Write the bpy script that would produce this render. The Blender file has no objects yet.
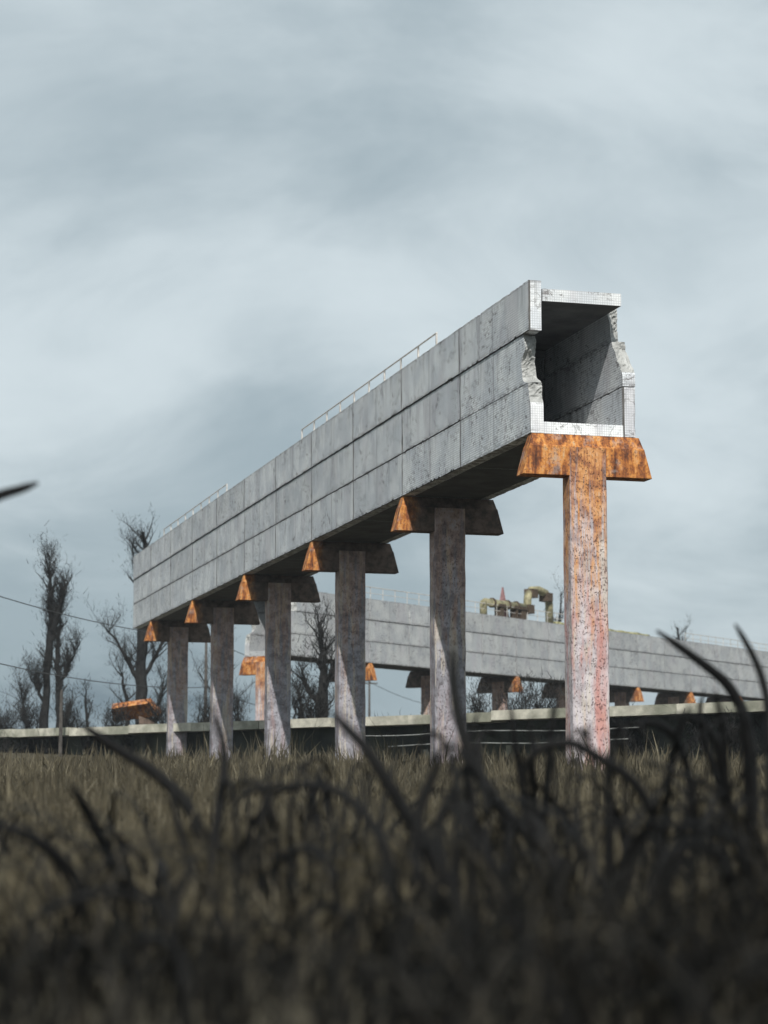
import bpy, math, random
import numpy as np
from mathutils import Vector, Matrix, noise as mnoise

# ------------------------------------------------------------------ camera
SC = bpy.context.scene
COL = SC.collection
W_PX, H_PX, F_PX = 768, 1024, 2130.0
HORIZON = 800.0
PITCH = math.atan((HORIZON - 512) / F_PX)
cam_d = bpy.data.cameras.new('camera')
cam = bpy.data.objects.new('camera', cam_d)
COL.objects.link(cam)
SC.camera = cam
cam.location = (0, 0, 0)
cam.rotation_euler = (math.pi / 2 + PITCH, 0, 0)
cam_d.sensor_fit = 'VERTICAL'
cam_d.sensor_height = 36.0
cam_d.lens = F_PX / H_PX * 36.0
cam_d.clip_start = 0.1
cam_d.clip_end = 6000
cam_d.dof.use_dof = True
cam_d.dof.focus_distance = 67.0
cam_d.dof.aperture_fstop = 0.85
SC.render.resolution_x, SC.render.resolution_y = W_PX, H_PX

AZ1 = math.radians(15.55)      # main gallery runs away to the left
# sun: along the main gallery 1, down 1, to its right 0.26
_dir = Vector((-math.sin(AZ1), math.cos(AZ1), 0)) + 0.26 * Vector((math.cos(AZ1), math.sin(AZ1), 0)) + Vector((0, 0, -1))
SUN_TRAVEL = _dir.normalized()
SUN_EL = math.asin(-SUN_TRAVEL.z)
to_sun = -SUN_TRAVEL

# ------------------------------------------------------------------ world / sky
world = bpy.data.worlds.new('World')
SC.world = world
world.use_nodes = True
wn, wl = world.node_tree.nodes, world.node_tree.links
wn.clear()
w_out = wn.new('ShaderNodeOutputWorld')
w_bg = wn.new('ShaderNodeBackground')
w_bg.inputs['Strength'].default_value = 0.1
wl.new(w_bg.outputs[0], w_out.inputs[0])
sky = wn.new('ShaderNodeTexSky')
sky.sky_type = 'NISHITA'
sky.sun_disc = False
sky.sun_elevation = SUN_EL
sky.sun_rotation = math.atan2(to_sun.x, to_sun.y)
sky.dust_density = 3.0


def wmath(op, a, b=None, c=None, clamp=False):
    n = wn.new('ShaderNodeMath')
    n.operation = op
    n.use_clamp = clamp
    for i, v in enumerate((a, b, c)):
        if v is None:
            continue
        if isinstance(v, (int, float)):
            n.inputs[i].default_value = v
        else:
            wl.new(v, n.inputs[i])
    return n.outputs[0]


tc = wn.new('ShaderNodeTexCoord')
sep = wn.new('ShaderNodeSeparateXYZ')
wl.new(tc.outputs['Generated'], sep.inputs[0])
den = wmath('ADD', wmath('MAXIMUM', sep.outputs[2], 0.0), 0.50)
comb = wn.new('ShaderNodeCombineXYZ')
wl.new(wmath('DIVIDE', sep.outputs[0], den), comb.inputs[0])
wl.new(wmath('DIVIDE', sep.outputs[1], den), comb.inputs[1])
comb.inputs[2].default_value = 3.7


def wnoise(scale, detail, rough, loc, stretch=(1, 1, 1), dist=0.0):
    m = wn.new('ShaderNodeMapping')
    m.inputs['Location'].default_value = loc
    m.inputs['Scale'].default_value = stretch
    wl.new(comb.outputs[0], m.inputs[0])
    n = wn.new('ShaderNodeTexNoise')
    n.inputs['Scale'].default_value = scale
    n.inputs['Detail'].default_value = detail
    n.inputs['Roughness'].default_value = rough
    n.inputs['Distortion'].default_value = dist
    wl.new(m.outputs[0], n.inputs[0])
    return n.outputs[0]


n_big = wnoise(1.9, 3.0, 0.5, (5.46, 2.2, 0), (1, 1, 1))
n_mid = wnoise(5.5, 7.0, 0.58, (9.2, 2.2, 0), (0.75, 1.1, 1), 0.5)
n_sum = wmath('ADD', wmath('MULTIPLY', n_big, 0.56), wmath('MULTIPLY', n_mid, 0.44))
# cloud deck is thinner and greyer near the horizon, brighter overhead
elev = wmath('MULTIPLY_ADD', wmath('MAXIMUM', sep.outputs[2], 0.0), 1.0, 0.0)
el_f = wmath('POWER', wmath('DIVIDE', elev, 0.22, clamp=True), 0.75)
val = wmath('ADD', wmath('MULTIPLY_ADD', n_sum, 2.0, -0.70), wmath('MULTIPLY', el_f, 0.50))
ramp = wn.new('ShaderNodeValToRGB')
cr = ramp.color_ramp
cr.interpolation = 'EASE'
cr.elements[0].position = 0.02
cr.elements[0].color = (0.125, 0.185, 0.23, 1)
cr.elements[1].position = 1.0
cr.elements[1].color = (0.67, 0.755, 0.79, 1)
e = cr.elements.new(0.42)
e.color = (0.35, 0.435, 0.48, 1)
wl.new(val, ramp.inputs[0])
vm = wn.new('ShaderNodeVectorMath')
vm.operation = 'SCALE'
wl.new(ramp.outputs[0], vm.inputs[0])
vm.inputs['Scale'].default_value = 10.0
mix = wn.new('ShaderNodeMix')
mix.data_type = 'RGBA'
mix.inputs['Factor'].default_value = 0.93
wl.new(sky.outputs[0], mix.inputs[6])
wl.new(vm.outputs[0], mix.inputs[7])
wl.new(mix.outputs[2], w_bg.inputs[0])

# ------------------------------------------------------------------ sun
sun_d = bpy.data.lights.new('sun', 'SUN')
sun_d.energy = 5.0
sun_d.angle = math.radians(0.6)
sun_d.color = (1.0, 0.97, 0.92)
sun = bpy.data.objects.new('sun', sun_d)
COL.objects.link(sun)
sun.rotation_euler = SUN_TRAVEL.to_track_quat('-Z', 'Y').to_euler()

SC.view_settings.view_transform = 'Standard'
SC.view_settings.look = 'None'
SC.view_settings.gamma = 1.0
SC.view_settings.exposure = 0.0
SC.view_settings.use_curve_mapping = False
SC.render.engine = 'CYCLES'
SC.cycles.use_denoising = True
SC.cycles.max_bounces = 6
SC.cycles.diffuse_bounces = 2
SC.cycles.volume_bounces = 0

# ------------------------------------------------------------------ helpers
_CP, _SP = math.cos(PITCH), math.sin(PITCH)


def P(u, v, Y):
    """world point on the ray of pixel (u, v) at world depth Y"""
    x = (u - 384) / F_PX
    z = (512 - v) / F_PX
    y2 = _CP - z * _SP
    z2 = _SP + z * _CP
    return Vector((x / y2 * Y, Y, z2 / y2 * Y))


_HY = [-3000, 12, 25, 45, 64, 100, 128, 145, 175, 4000]
_HZ = [-1.0, -1.0, -0.62, 0.05, 0.6, 1.45, 2.1, 3.3, 3.4, 3.4]


def gz(x, y):
    return float(np.interp(y, _HY, _HZ)) + 0.10 * mnoise.noise(Vector((x * 0.09, y * 0.09, 0.3)))


def tag(o, label=None, cat=None, group=None, kind=None):
    if label:
        o['label'] = label
    if cat:
        o['category'] = cat
    if group:
        o['group'] = group
    if kind:
        o['kind'] = kind
    return o


def empty(name, loc, rz=0.0):
    o = bpy.data.objects.new(name, None)
    COL.objects.link(o)
    o.location = loc
    o.rotation_euler = (0, 0, rz)
    o.empty_display_size = 0.3
    return o


def link(name, mesh, parent=None):
    o = bpy.data.objects.new(name, mesh)
    COL.objects.link(o)
    if parent is not None:
        o.parent = parent
    return o


class MB:
    def __init__(self):
        self.v, self.f, self.m = [], [], []

    def add(self, vs, fs, mi=0):
        b = len(self.v)
        self.v += [tuple(p) for p in vs]
        self.f += [tuple(i + b for i in f) for f in fs]
        self.m += [mi] * len(fs)
        return self

    def box(self, x0, x1, y0, y1, z0, z1, mi=0):
        vs = [(x, y, z) for x in (x0, x1) for y in (y0, y1) for z in (z0, z1)]
        return self.add(vs, [(0, 1, 3, 2), (4, 6, 7, 5), (0, 4, 5, 1), (2, 3, 7, 6), (0, 2, 6, 4), (1, 5, 7, 3)], mi)

    def frustum(self, rings, mi=0):
        """stack of rectangles (x0,x1,y0,y1,z) joined into one closed solid"""
        vs, fs = [], []
        for (x0, x1, y0, y1, z) in rings:
            vs += [(x0, y0, z), (x1, y0, z), (x1, y1, z), (x0, y1, z)]
        for k in range(len(rings) - 1):
            a, b = 4 * k, 4 * k + 4
            for i in range(4):
                j = (i + 1) % 4
                fs.append((a + i, a + j, b + j, b + i))
        fs.append((3, 2, 1, 0))
        n = 4 * (len(rings) - 1)
        fs.append((n, n + 1, n + 2, n + 3))
        return self.add(vs, fs, mi)

    def tube(self, pts, rad, n=6, mi=0, cap=True):
        pts = [Vector(p) for p in pts]
        if isinstance(rad, (int, float)):
            rad = [rad] * len(pts)
        vs, fs = [], []
        ref = Vector((0.31, 0.87, 0.37)).normalized()
        for i, p in enumerate(pts):
            t = (pts[min(i + 1, len(pts) - 1)] - pts[max(i - 1, 0)])
            t = t.normalized() if t.length > 1e-9 else Vector((0, 0, 1))
            a = t.cross(ref)
            if a.length < 1e-3:
                a = t.cross(Vector((1, 0, 0)))
            a.normalize()
            b = t.cross(a)
            for k in range(n):
                th = 2 * math.pi * k / n
                vs.append(p + (a * math.cos(th) + b * math.sin(th)) * rad[i])
        for i in range(len(pts) - 1):
            for k in range(n):
                j = (k + 1) % n
                fs.append((i * n + k, i * n + j, i * n + n + j, i * n + n + k))
        if cap:
            fs.append(tuple(range(n - 1, -1, -1)))
            m = (len(pts) - 1) * n
            fs.append(tuple(range(m, m + n)))
        return self.add(vs, fs, mi)

    def mesh(self, name, mats, smooth=False):
        me = bpy.data.meshes.new(name)
        me.from_pydata(self.v, [], self.f)
        for m in (mats if isinstance(mats, (list, tuple)) else [mats]):
            me.materials.append(m)
        if any(self.m):
            me.polygons.foreach_set('material_index', self.m)
        if smooth:
            me.polygons.foreach_set('use_smooth', [True] * len(me.polygons))
        me.update()
        return me

    def build(self, name, mats, parent=None, smooth=False):
        return link(name, self.mesh(name, mats, smooth), parent)


def fix_normals(me):
    import bmesh
    bm = bmesh.new()
    bm.from_mesh(me)
    bmesh.ops.recalc_face_normals(bm, faces=bm.faces)
    bm.to_mesh(me)
    bm.free()
    return me


def tri_mesh(name, V, T, mat, parent=None):
    me = bpy.data.meshes.new(name)
    V = np.asarray(V, dtype=np.float32)
    T = np.asarray(T, dtype=np.int32)
    me.vertices.add(len(V))
    me.vertices.foreach_set('co', V.ravel())
    me.loops.add(T.size)
    me.loops.foreach_set('vertex_index', T.ravel())
    me.polygons.add(len(T))
    me.polygons.foreach_set('loop_start', np.arange(len(T), dtype=np.int32) * 3)
    me.materials.append(mat)
    me.update(calc_edges=True)
    return link(name, me, parent)


# ------------------------------------------------------------------ materials
class Mat:
    def __init__(self, name, rough=0.9, spec=0.3):
        self.m = bpy.data.materials.new(name)
        self.m.use_nodes = True
        self.n, self.l = self.m.node_tree.nodes, self.m.node_tree.links
        self.b = self.n['Principled BSDF']
        self.b.inputs['Roughness'].default_value = rough
        self.b.inputs['Specular IOR Level'].default_value = spec
        self.tc = self.n.new('ShaderNodeTexCoord').outputs['Object']

    def put(self, sock, v):
        if isinstance(v, (int, float)):
            sock.default_value = v
        elif isinstance(v, tuple):
            sock.default_value = v if len(v) == 4 or sock.type == 'VECTOR' else (*v, 1)
        else:
            self.l.new(v, sock)

    def math(self, op, a, b=None, c=None, clamp=False):
        n = self.n.new('ShaderNodeMath')
        n.operation = op
        n.use_clamp = clamp
        for i, v in enumerate((a, b, c)):
            if v is not None:
                self.put(n.inputs[i], v)
        return n.outputs[0]

    def rnd_shift(self, vec=None, k=40.0):
        """object coordinates moved by a random offset for each object"""
        oi = self.n.new('ShaderNodeObjectInfo')
        s = self.n.new('ShaderNodeVectorMath')
        s.operation = 'ADD'
        self.l.new(vec or self.tc, s.inputs[0])
        c = self.n.new('ShaderNodeCombineXYZ')
        self.l.new(self.math('MULTIPLY', oi.outputs['Random'], k), c.inputs[0])
        self.l.new(self.math('MULTIPLY', oi.outputs['Random'], k * 1.7), c.inputs[1])
        self.l.new(c.outputs[0], s.inputs[1])
        return s.outputs[0]

    def mapping(self, vec, scale=(1, 1, 1), loc=(0, 0, 0)):
        m = self.n.new('ShaderNodeMapping')
        m.inputs['Scale'].default_value = scale
        m.inputs['Location'].default_value = loc
        self.l.new(vec, m.inputs[0])
        return m.outputs[0]

    def noise(self, vec, scale, detail=4, rough=0.55, dist=0.0):
        n = self.n.new('ShaderNodeTexNoise')
        n.inputs['Scale'].default_value = scale
        n.inputs['Detail'].default_value = detail
        n.inputs['Roughness'].default_value = rough
        n.inputs['Distortion'].default_value = dist
        self.l.new(vec, n.inputs[0])
        return n.outputs[0]

    def voronoi(self, vec, scale, feature='F1'):
        n = self.n.new('ShaderNodeTexVoronoi')
        n.feature = feature
        n.inputs['Scale'].default_value = scale
        self.l.new(vec, n.inputs[0])
        return n.outputs['Distance']

    def step(self, v, lo, hi):
        n = self.n.new('ShaderNodeMapRange')
        n.interpolation_type = 'SMOOTHSTEP'
        self.put(n.inputs[0], v)
        n.inputs[1].default_value = lo
        n.inputs[2].default_value = hi
        return n.outputs[0]

    def mixc(self, f, a, b, blend='MIX'):
        n = self.n.new('ShaderNodeMix')
        n.data_type = 'RGBA'
        n.blend_type = blend
        self.put(n.inputs[0], f)
        self.put(n.inputs[6], a)
        self.put(n.inputs[7], b)
        return n.outputs[2]

    def ramp(self, v, stops):
        n = self.n.new('ShaderNodeValToRGB')
        el = n.color_ramp.elements
        el[0].position, el[0].color = stops[0][0], (*stops[0][1], 1)
        el[1].position, el[1].color = stops[-1][0], (*stops[-1][1], 1)
        for p, c in stops[1:-1]:
            el.new(p).color = (*c, 1)
        self.l.new(v, n.inputs[0])
        return n.outputs[0]

    def bump(self, h, strength=0.5, dist=0.02):
        n = self.n.new('ShaderNodeBump')
        n.inputs['Strength'].default_value = strength
        n.inputs['Distance'].default_value = dist
        self.l.new(h, n.inputs['Height'])
        self.l.new(n.outputs[0], self.b.inputs['Normal'])

    def done(self, col):
        self.put(self.b.inputs['Base Color'], col)
        return self.m


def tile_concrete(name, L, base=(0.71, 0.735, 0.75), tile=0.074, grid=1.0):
    """precast panel faced with a tiny mosaic grid, streaked and stained"""
    M = Mat(name, 0.85, 0.3)
    sx = M.n.new('ShaderNodeSeparateXYZ')
    M.l.new(M.tc, sx.inputs[0])
    cv = M.n.new('ShaderNodeCombineXYZ')
    M.l.new(M.math('ADD', sx.outputs[0], sx.outputs[1]), cv.inputs[0])
    M.l.new(sx.outputs[2], cv.inputs[1])
    br = M.n.new('ShaderNodeTexBrick')
    br.offset = 0.0
    br.inputs['Color1'].default_value = (1, 1, 1, 1)
    br.inputs['Color2'].default_value = (0.80, 0.80, 0.80, 1)
    br.inputs['Mortar'].default_value = (0, 0, 0, 1)
    br.inputs['Scale'].default_value = 1.0
    br.inputs['Mortar Size'].default_value = tile * 0.13
    br.inputs['Mortar Smooth'].default_value = 0.3
    br.inputs['Brick Width'].default_value = tile
    br.inputs['Row Height'].default_value = tile
    M.l.new(cv.outputs[0], br.inputs['Vector'])
    s = M.rnd_shift()
    big = M.noise(s, 0.8, 5, 0.6)
    streak = M.noise(M.mapping(s, (2.6, 2.6, 0.22)), 1.6, 6, 0.62)
    fine = M.noise(s, 9.0, 5, 0.65)
    tint = M.noise(M.mapping(s, (1.2, 1.2, 0.3)), 0.9, 2, 0.5)
    oi = M.n.new('ShaderNodeObjectInfo')
    tone = M.math('MULTIPLY_ADD', oi.outputs['Random'], 0.20, 0.90)       # panels were cast in different batches
    c = M.mixc(M.step(big, 0.38, 0.62), (base[0] * 0.84, base[1] * 0.85, base[2] * 0.87), (base[0] * 1.08, base[1] * 1.07, base[2] * 1.05))
    tn = M.n.new('ShaderNodeVectorMath')
    tn.operation = 'SCALE'
    M.l.new(c, tn.inputs[0])
    M.l.new(tone, tn.inputs['Scale'])
    c = tn.outputs[0]
    c = M.mixc(M.math('MULTIPLY', M.step(tint, 0.52, 0.66), 0.35), c, (0.44, 0.41, 0.44))
    c = M.mixc(M.math('MULTIPLY', M.step(streak, 0.52, 0.66), 0.24), c, (0.30, 0.305, 0.315))
    c = M.mixc(M.math('MULTIPLY', M.step(fine, 0.55, 0.68), 0.30), c, (0.22, 0.21, 0.20))
    # grime that gathers along panel edges (object z runs 0..1.57 up each panel)
    edge_lo = M.math('SUBTRACT', 1.0, M.step(sx.outputs[2], 0.0, 0.20))
    edge_hi = M.step(sx.outputs[2], 1.42, 1.57)
    en = M.noise(M.mapping(s, (1.6, 1.6, 6.0)), 2.0, 6, 0.7)
    eg = M.math('MULTIPLY', M.math('MAXIMUM', edge_lo, edge_hi), M.step(en, 0.47, 0.53))
    c = M.mixc(M.math('MULTIPLY', eg, 0.7), c, (0.09, 0.08, 0.078))
    # dark wash beside the upright joints, and a casting seam across some panels
    yy = sx.outputs[1]
    tcn = M.n.new('ShaderNodeTexCoord')
    sn = M.n.new('ShaderNodeSeparateXYZ')
    M.l.new(tcn.outputs['Normal'], sn.inputs[0])
    side_face = M.step(M.math('ABSOLUTE', sn.outputs[0]), 0.4, 0.6)
    vj = M.math('MAXIMUM', M.math('SUBTRACT', 1.0, M.step(yy, 0.02, 0.16)), M.step(yy, L - 0.16, L - 0.02))
    vj = M.math('MULTIPLY', vj, side_face)
    vn = M.noise(M.mapping(s, (5.0, 5.0, 1.0)), 1.6, 5, 0.65)
    c = M.mixc(M.math('MULTIPLY', M.math('MULTIPLY', vj, M.step(vn, 0.40, 0.58)), 0.75), c, (0.12, 0.11, 0.11))
    seam = M.math('SUBTRACT', 1.0, M.step(M.math('ABSOLUTE', M.math('SUBTRACT', yy, L * 0.5)), 0.02, 0.07))
    seam = M.math('MULTIPLY', seam, M.math('GREATER_THAN', oi.outputs['Random'], 0.45))
    c = M.mixc(M.math('MULTIPLY', seam, 0.5), c, (0.16, 0.15, 0.15))
    # water stains running down from the joint above
    ws = M.noise(M.mapping(s, (2.0, 2.0, 0.12)), 2.4, 4, 0.6)
    wf = M.step(sx.outputs[2], 0.35, 1.55)
    c = M.mixc(M.math('MULTIPLY', M.math('MULTIPLY', M.step(ws, 0.54, 0.62), wf), 0.38), c, (0.17, 0.165, 0.165))
    # spalled scars: ragged flakes
    sc_n = M.noise(M.mapping(s, (1.3, 1.3, 2.2)), 3.2, 9, 0.75, 0.6)
    sc_m = M.noise(s, 0.9, 3, 0.5)
    scar = M.math('MULTIPLY', M.step(sc_n, 0.55, 0.57), M.step(sc_m, 0.49, 0.56))
    c = M.mixc(M.math('MULTIPLY', scar, 0.8), c, (0.13, 0.115, 0.11))
    # hairline cracks in places
    cw = M.n.new('ShaderNodeVectorMath')
    cw.operation = 'ADD'
    cn = M.n.new('ShaderNodeTexNoise')
    cn.inputs['Scale'].default_value = 2.6
    cn.inputs['Detail'].default_value = 5
    M.l.new(s, cn.inputs[0])
    M.l.new(s, cw.inputs[0])
    M.l.new(cn.outputs['Color'], cw.inputs[1])
    ck = M.voronoi(cw.outputs[0], 0.75, 'DISTANCE_TO_EDGE')
    ckm = M.noise(s, 0.7, 4, 0.6)
    crack = M.math('MULTIPLY', M.math('SUBTRACT', 1.0, M.step(ck, 0.006, 0.022)), M.step(ckm, 0.50, 0.56))
    c = M.mixc(M.math('MULTIPLY', crack, 0.5), c, (0.12, 0.11, 0.105))
    g = M.math('MULTIPLY', M.math('SUBTRACT', 1.0, br.outputs['Color']), M.math('MULTIPLY_ADD', side_face, 0.36 * grid, 0.36 * grid))
    c = M.mixc(g, c, (0.13, 0.14, 0.15))
    h = M.math('ADD', M.math('MULTIPLY', br.outputs['Color'], 0.5), M.math('MULTIPLY', M.math('SUBTRACT', fine, scar), 0.6))
    M.bump(h, 0.45, 0.012)
    return M.done(c)


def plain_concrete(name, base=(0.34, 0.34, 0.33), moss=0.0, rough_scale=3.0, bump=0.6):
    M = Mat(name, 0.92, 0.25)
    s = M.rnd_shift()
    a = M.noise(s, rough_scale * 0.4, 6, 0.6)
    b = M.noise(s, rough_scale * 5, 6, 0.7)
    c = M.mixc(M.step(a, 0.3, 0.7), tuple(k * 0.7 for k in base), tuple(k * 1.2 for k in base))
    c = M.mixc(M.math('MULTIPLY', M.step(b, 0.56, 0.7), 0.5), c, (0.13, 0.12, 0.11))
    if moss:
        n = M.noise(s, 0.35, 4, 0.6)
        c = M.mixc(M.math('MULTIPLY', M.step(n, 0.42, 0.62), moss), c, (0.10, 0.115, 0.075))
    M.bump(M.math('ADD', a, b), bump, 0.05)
    return M.done(c)


def rust(name, lit_end=0):
    M = Mat(name, 0.88, 0.25)
    s = M.rnd_shift()
    st = M.noise(M.mapping(s, (3.2, 3.2, 0.5)), 1.5, 7, 0.65, 0.2)
    bl = M.noise(s, 3.2, 7, 0.68)
    c = M.ramp(M.math('ADD', M.math('MULTIPLY', st, 0.6), M.math('MULTIPLY', bl, 0.4)),
               [(0.38, (0.05, 0.022, 0.015)), (0.45, (0.17, 0.06, 0.026)), (0.50, (0.33, 0.12, 0.034)), (0.56, (0.54, 0.235, 0.065)), (0.63, (0.46, 0.31, 0.18))])
    g = M.noise(s, 1.9, 6, 0.7)
    c = M.mixc(M.math('MULTIPLY', M.step(g, 0.54, 0.64), 0.45), c, (0.30, 0.26, 0.245))
    d = M.noise(s, 14, 5, 0.7)
    c = M.mixc(M.math('MULTIPLY', M.step(d, 0.53, 0.62), 0.65), c, (0.07, 0.035, 0.025))
    if lit_end:
        # shade under the beam painted as dark brown; the sunlit end keeps full rust
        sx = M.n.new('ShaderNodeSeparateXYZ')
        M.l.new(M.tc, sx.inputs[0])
        ax = M.math('ADD', M.math('MULTIPLY', sx.outputs[0], float(lit_end)), M.math('MULTIPLY', M.math('SUBTRACT', g, 0.5), 1.2))
        shade_brown = M.mixc(M.step(bl, 0.35, 0.65), (0.055, 0.042, 0.035), (0.15, 0.108, 0.085))
        c = M.mixc(M.step(ax, 1.05, 1.65), shade_brown, c)
    M.bump(M.math('ADD', bl, d), 0.6, 0.03)
    return M.done(c)


def shaft_mat(name, top, warm=0.5, pink=0.5):
    """pier shaft: rust washed down from the cap, pitted lilac-grey concrete, faded red stain"""
    M = Mat(name, 0.9, 0.25)
    sx = M.n.new('ShaderNodeSeparateXYZ')
    M.l.new(M.tc, sx.inputs[0])
    s = M.rnd_shift()
    st = M.noise(M.mapping(s, (4.2, 4.2, 0.28)), 1.3, 7, 0.66, 0.15)
    bl = M.noise(s, 2.4, 7, 0.68)
    base = M.mixc(M.step(bl, 0.38, 0.62), (0.18, 0.175, 0.19) if warm < 0.9 else (0.34, 0.31, 0.325), (0.31, 0.305, 0.335) if warm < 0.9 else (0.52, 0.48, 0.495))
    cream = M.noise(M.mapping(s, (3.0, 3.0, 0.3)), 1.1, 6, 0.65)
    base = M.mixc(M.math('MULTIPLY', M.step(cream, 0.52, 0.60), 0.5), base, (0.52, 0.46, 0.36))
    drop = M.math('SUBTRACT', top, sx.outputs[2])                    # metres below the cap
    wash = M.math('ADD', M.math('SUBTRACT', 1.1, M.math('DIVIDE', drop, 5.2)), M.math('MULTIPLY', M.math('SUBTRACT', st, 0.5), 3.6))
    rustc = M.ramp(M.math('ADD', M.math('MULTIPLY', st, 0.5), M.math('MULTIPLY', bl, 0.5)),
                   [(0.38, (0.10, 0.045, 0.028)), (0.46, (0.30, 0.115, 0.042)), (0.53, (0.54, 0.25, 0.08)), (0.62, (0.46, 0.34, 0.25))])
    c = M.mixc(M.math('MULTIPLY', M.step(wash, 0.05, 0.85), warm), base, rustc)
    pk = M.noise(M.mapping(s, (2.6, 2.6, 0.35)), 1.0, 6, 0.66, 0.5)
    low = M.step(drop, 2.2, 6.0)
    c = M.mixc(M.math('MULTIPLY', M.math('MULTIPLY', M.step(pk, 0.43, 0.66), low), pink), c, (0.46, 0.17, 0.13))
    # pits and flaked spots
    pw_ = M.n.new('ShaderNodeVectorMath')
    pw_.operation = 'ADD'
    wn_ = M.n.new('ShaderNodeTexNoise')
    wn_.inputs['Scale'].default_value = 6.0
    M.l.new(s, wn_.inputs[0])
    wv_ = M.n.new('ShaderNodeVectorMath')
    wv_.operation = 'SCALE'
    wv_.inputs['Scale'].default_value = 0.10
    M.l.new(wn_.outputs['Color'], wv_.inputs[0])
    M.l.new(s, pw_.inputs[0])
    M.l.new(wv_.outputs[0], pw_.inputs[1])
    pit_v = M.voronoi(M.mapping(pw_.outputs[0], (1, 1, 0.75)), 11.0)
    pit_m = M.noise(s, 3.0, 5, 0.65)
    pit = M.math('MULTIPLY', M.math('SUBTRACT', 1.0, M.step(pit_v, 0.20, 0.34)), M.step(pit_m, 0.48, 0.56))
    d = M.noise(M.mapping(s, (1, 1, 0.6)), 15, 7, 0.75, 0.4)
    pit = M.math('MAXIMUM', pit, M.step(d, 0.565, 0.61))
    c = M.mixc(M.math('MULTIPLY', pit, 0.62 if warm > 0.9 else 0.45), c, (0.10, 0.055, 0.05))
    M.bump(M.math('ADD', M.math('MULTIPLY', pit, -1.0), M.math('MULTIPLY', d, 0.6)), 0.8, 0.03)
    return M.done(c)


def flat(name, col, rough=0.8, spec=0.3, var=0.35, scale=4.0):
    M = Mat(name, rough, spec)
    s = M.rnd_shift()
    n = M.noise(s, scale, 5, 0.65)
    c = M.mixc(M.step(n, 0.3, 0.7), tuple(k * (1 - var) for k in col), tuple(k * (1 + var) for k in col))
    M.bump(n, 0.3, 0.02)
    return M.done(c)


def blade_mat(name, stops, rough=0.7, spec=0.25, trans=0.0):
    M = Mat(name, rough, spec)
    g = M.n.new('ShaderNodeNewGeometry')
    c = M.ramp(g.outputs['Random Per Island'], stops)
    n = M.noise(M.tc, 0.22, 4, 0.6)
    c = M.mixc(M.math('MULTIPLY', M.step(n, 0.42, 0.58), 0.7), c, (0.046, 0.040, 0.026)) if trans else c
    return M.done(c)


MT = {
    'tile': tile_concrete('mosaic faced concrete', 6.975),
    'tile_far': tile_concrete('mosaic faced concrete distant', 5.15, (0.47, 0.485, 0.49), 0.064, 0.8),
    'broken': plain_concrete('broken concrete', (0.43, 0.435, 0.42), 0, 5.0, 1.0),
    'edge': plain_concrete('weathered joint edge', (0.10, 0.095, 0.09)),
    'soffit': plain_concrete('soffit concrete with painted shade', (0.095, 0.095, 0.095)),  # tone lowered to paint deeper shade on undersides and ceiling
    'slab': plain_concrete('slab concrete', (0.36, 0.365, 0.37)),
    'deck': plain_concrete('weathered deck concrete', (0.52, 0.50, 0.42), 0.6),
    'wall_dark': plain_concrete('shade-dark retaining concrete', (0.05, 0.055, 0.05), 0.4),  # dark base colour carries the shade under the walkway deck
    'rust': rust('rusted cap'),
    'rust_lit_left': rust('cap rusted at its left end', -1),
    'rust_lit_right': rust('cap rusted at its right end', 1),
    'rail': flat('painted rail', (0.42, 0.40, 0.37), 0.6, 0.4),
    'pipe': flat('yellow pipe', (0.22, 0.20, 0.115), 0.6, 0.4, 0.5, 2.0),
    'pipe_dark': flat('rusted pipe support', (0.07, 0.05, 0.035), 0.8),
    'red': flat('faded red paint', (0.24, 0.13, 0.13), 0.7),
    'pipe_pale': flat('pale conduit', (0.24, 0.25, 0.24), 0.5, 0.4),
    'bark': flat('dead bark', (0.016, 0.016, 0.016), 0.9, 0.2, 0.5, 3.0),
    'twig': flat('dead twigs', (0.022, 0.021, 0.020), 0.9, 0.2, 0.4, 3.0),
    'pole': flat('pole timber', (0.06, 0.055, 0.05), 0.9),
    'wire': flat('cable', (0.03, 0.03, 0.03), 0.6),
    'grass': blade_mat('dry field grass', [(0.0, (0.036, 0.031, 0.021)), (0.55, (0.088, 0.075, 0.047)), (0.9, (0.12, 0.105, 0.07)), (1.0, (0.165, 0.147, 0.105))], 0.8, 0.2, 1.0),
    'reed': blade_mat('dark reed', [(0.0, (0.004, 0.004, 0.004)), (0.6, (0.008, 0.008, 0.007)), (0.86, (0.013, 0.012, 0.010)), (1.0, (0.042, 0.038, 0.03))], 0.75, 0.08),
    'reed_hero': blade_mat('black reed', [(0.0, (0.004, 0.004, 0.004)), (1.0, (0.008, 0.008, 0.008))], 0.7, 0.12),
    'brown': flat('rust stained grey concrete', (0.115, 0.085, 0.068), 0.9, 0.2, 0.55, 2.2),
    'lichen': flat('lichen crust', (0.22, 0.21, 0.11), 0.95, 0.1, 0.6, 3.0),
}


def soil():
    M = Mat('field soil', 0.95, 0.15)
    a = M.noise(M.tc, 0.12, 6, 0.6)
    b = M.noise(M.tc, 2.5, 6, 0.7)
    c = M.mixc(M.step(a, 0.35, 0.65), (0.05, 0.044, 0.03), (0.085, 0.075, 0.05))
    c = M.mixc(M.math('MULTIPLY', M.step(b, 0.45, 0.65), 0.6), c, (0.03, 0.026, 0.02))
    M.bump(b, 0.8, 0.1)
    return M.done(c)


MT['soil'] = soil()

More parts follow.
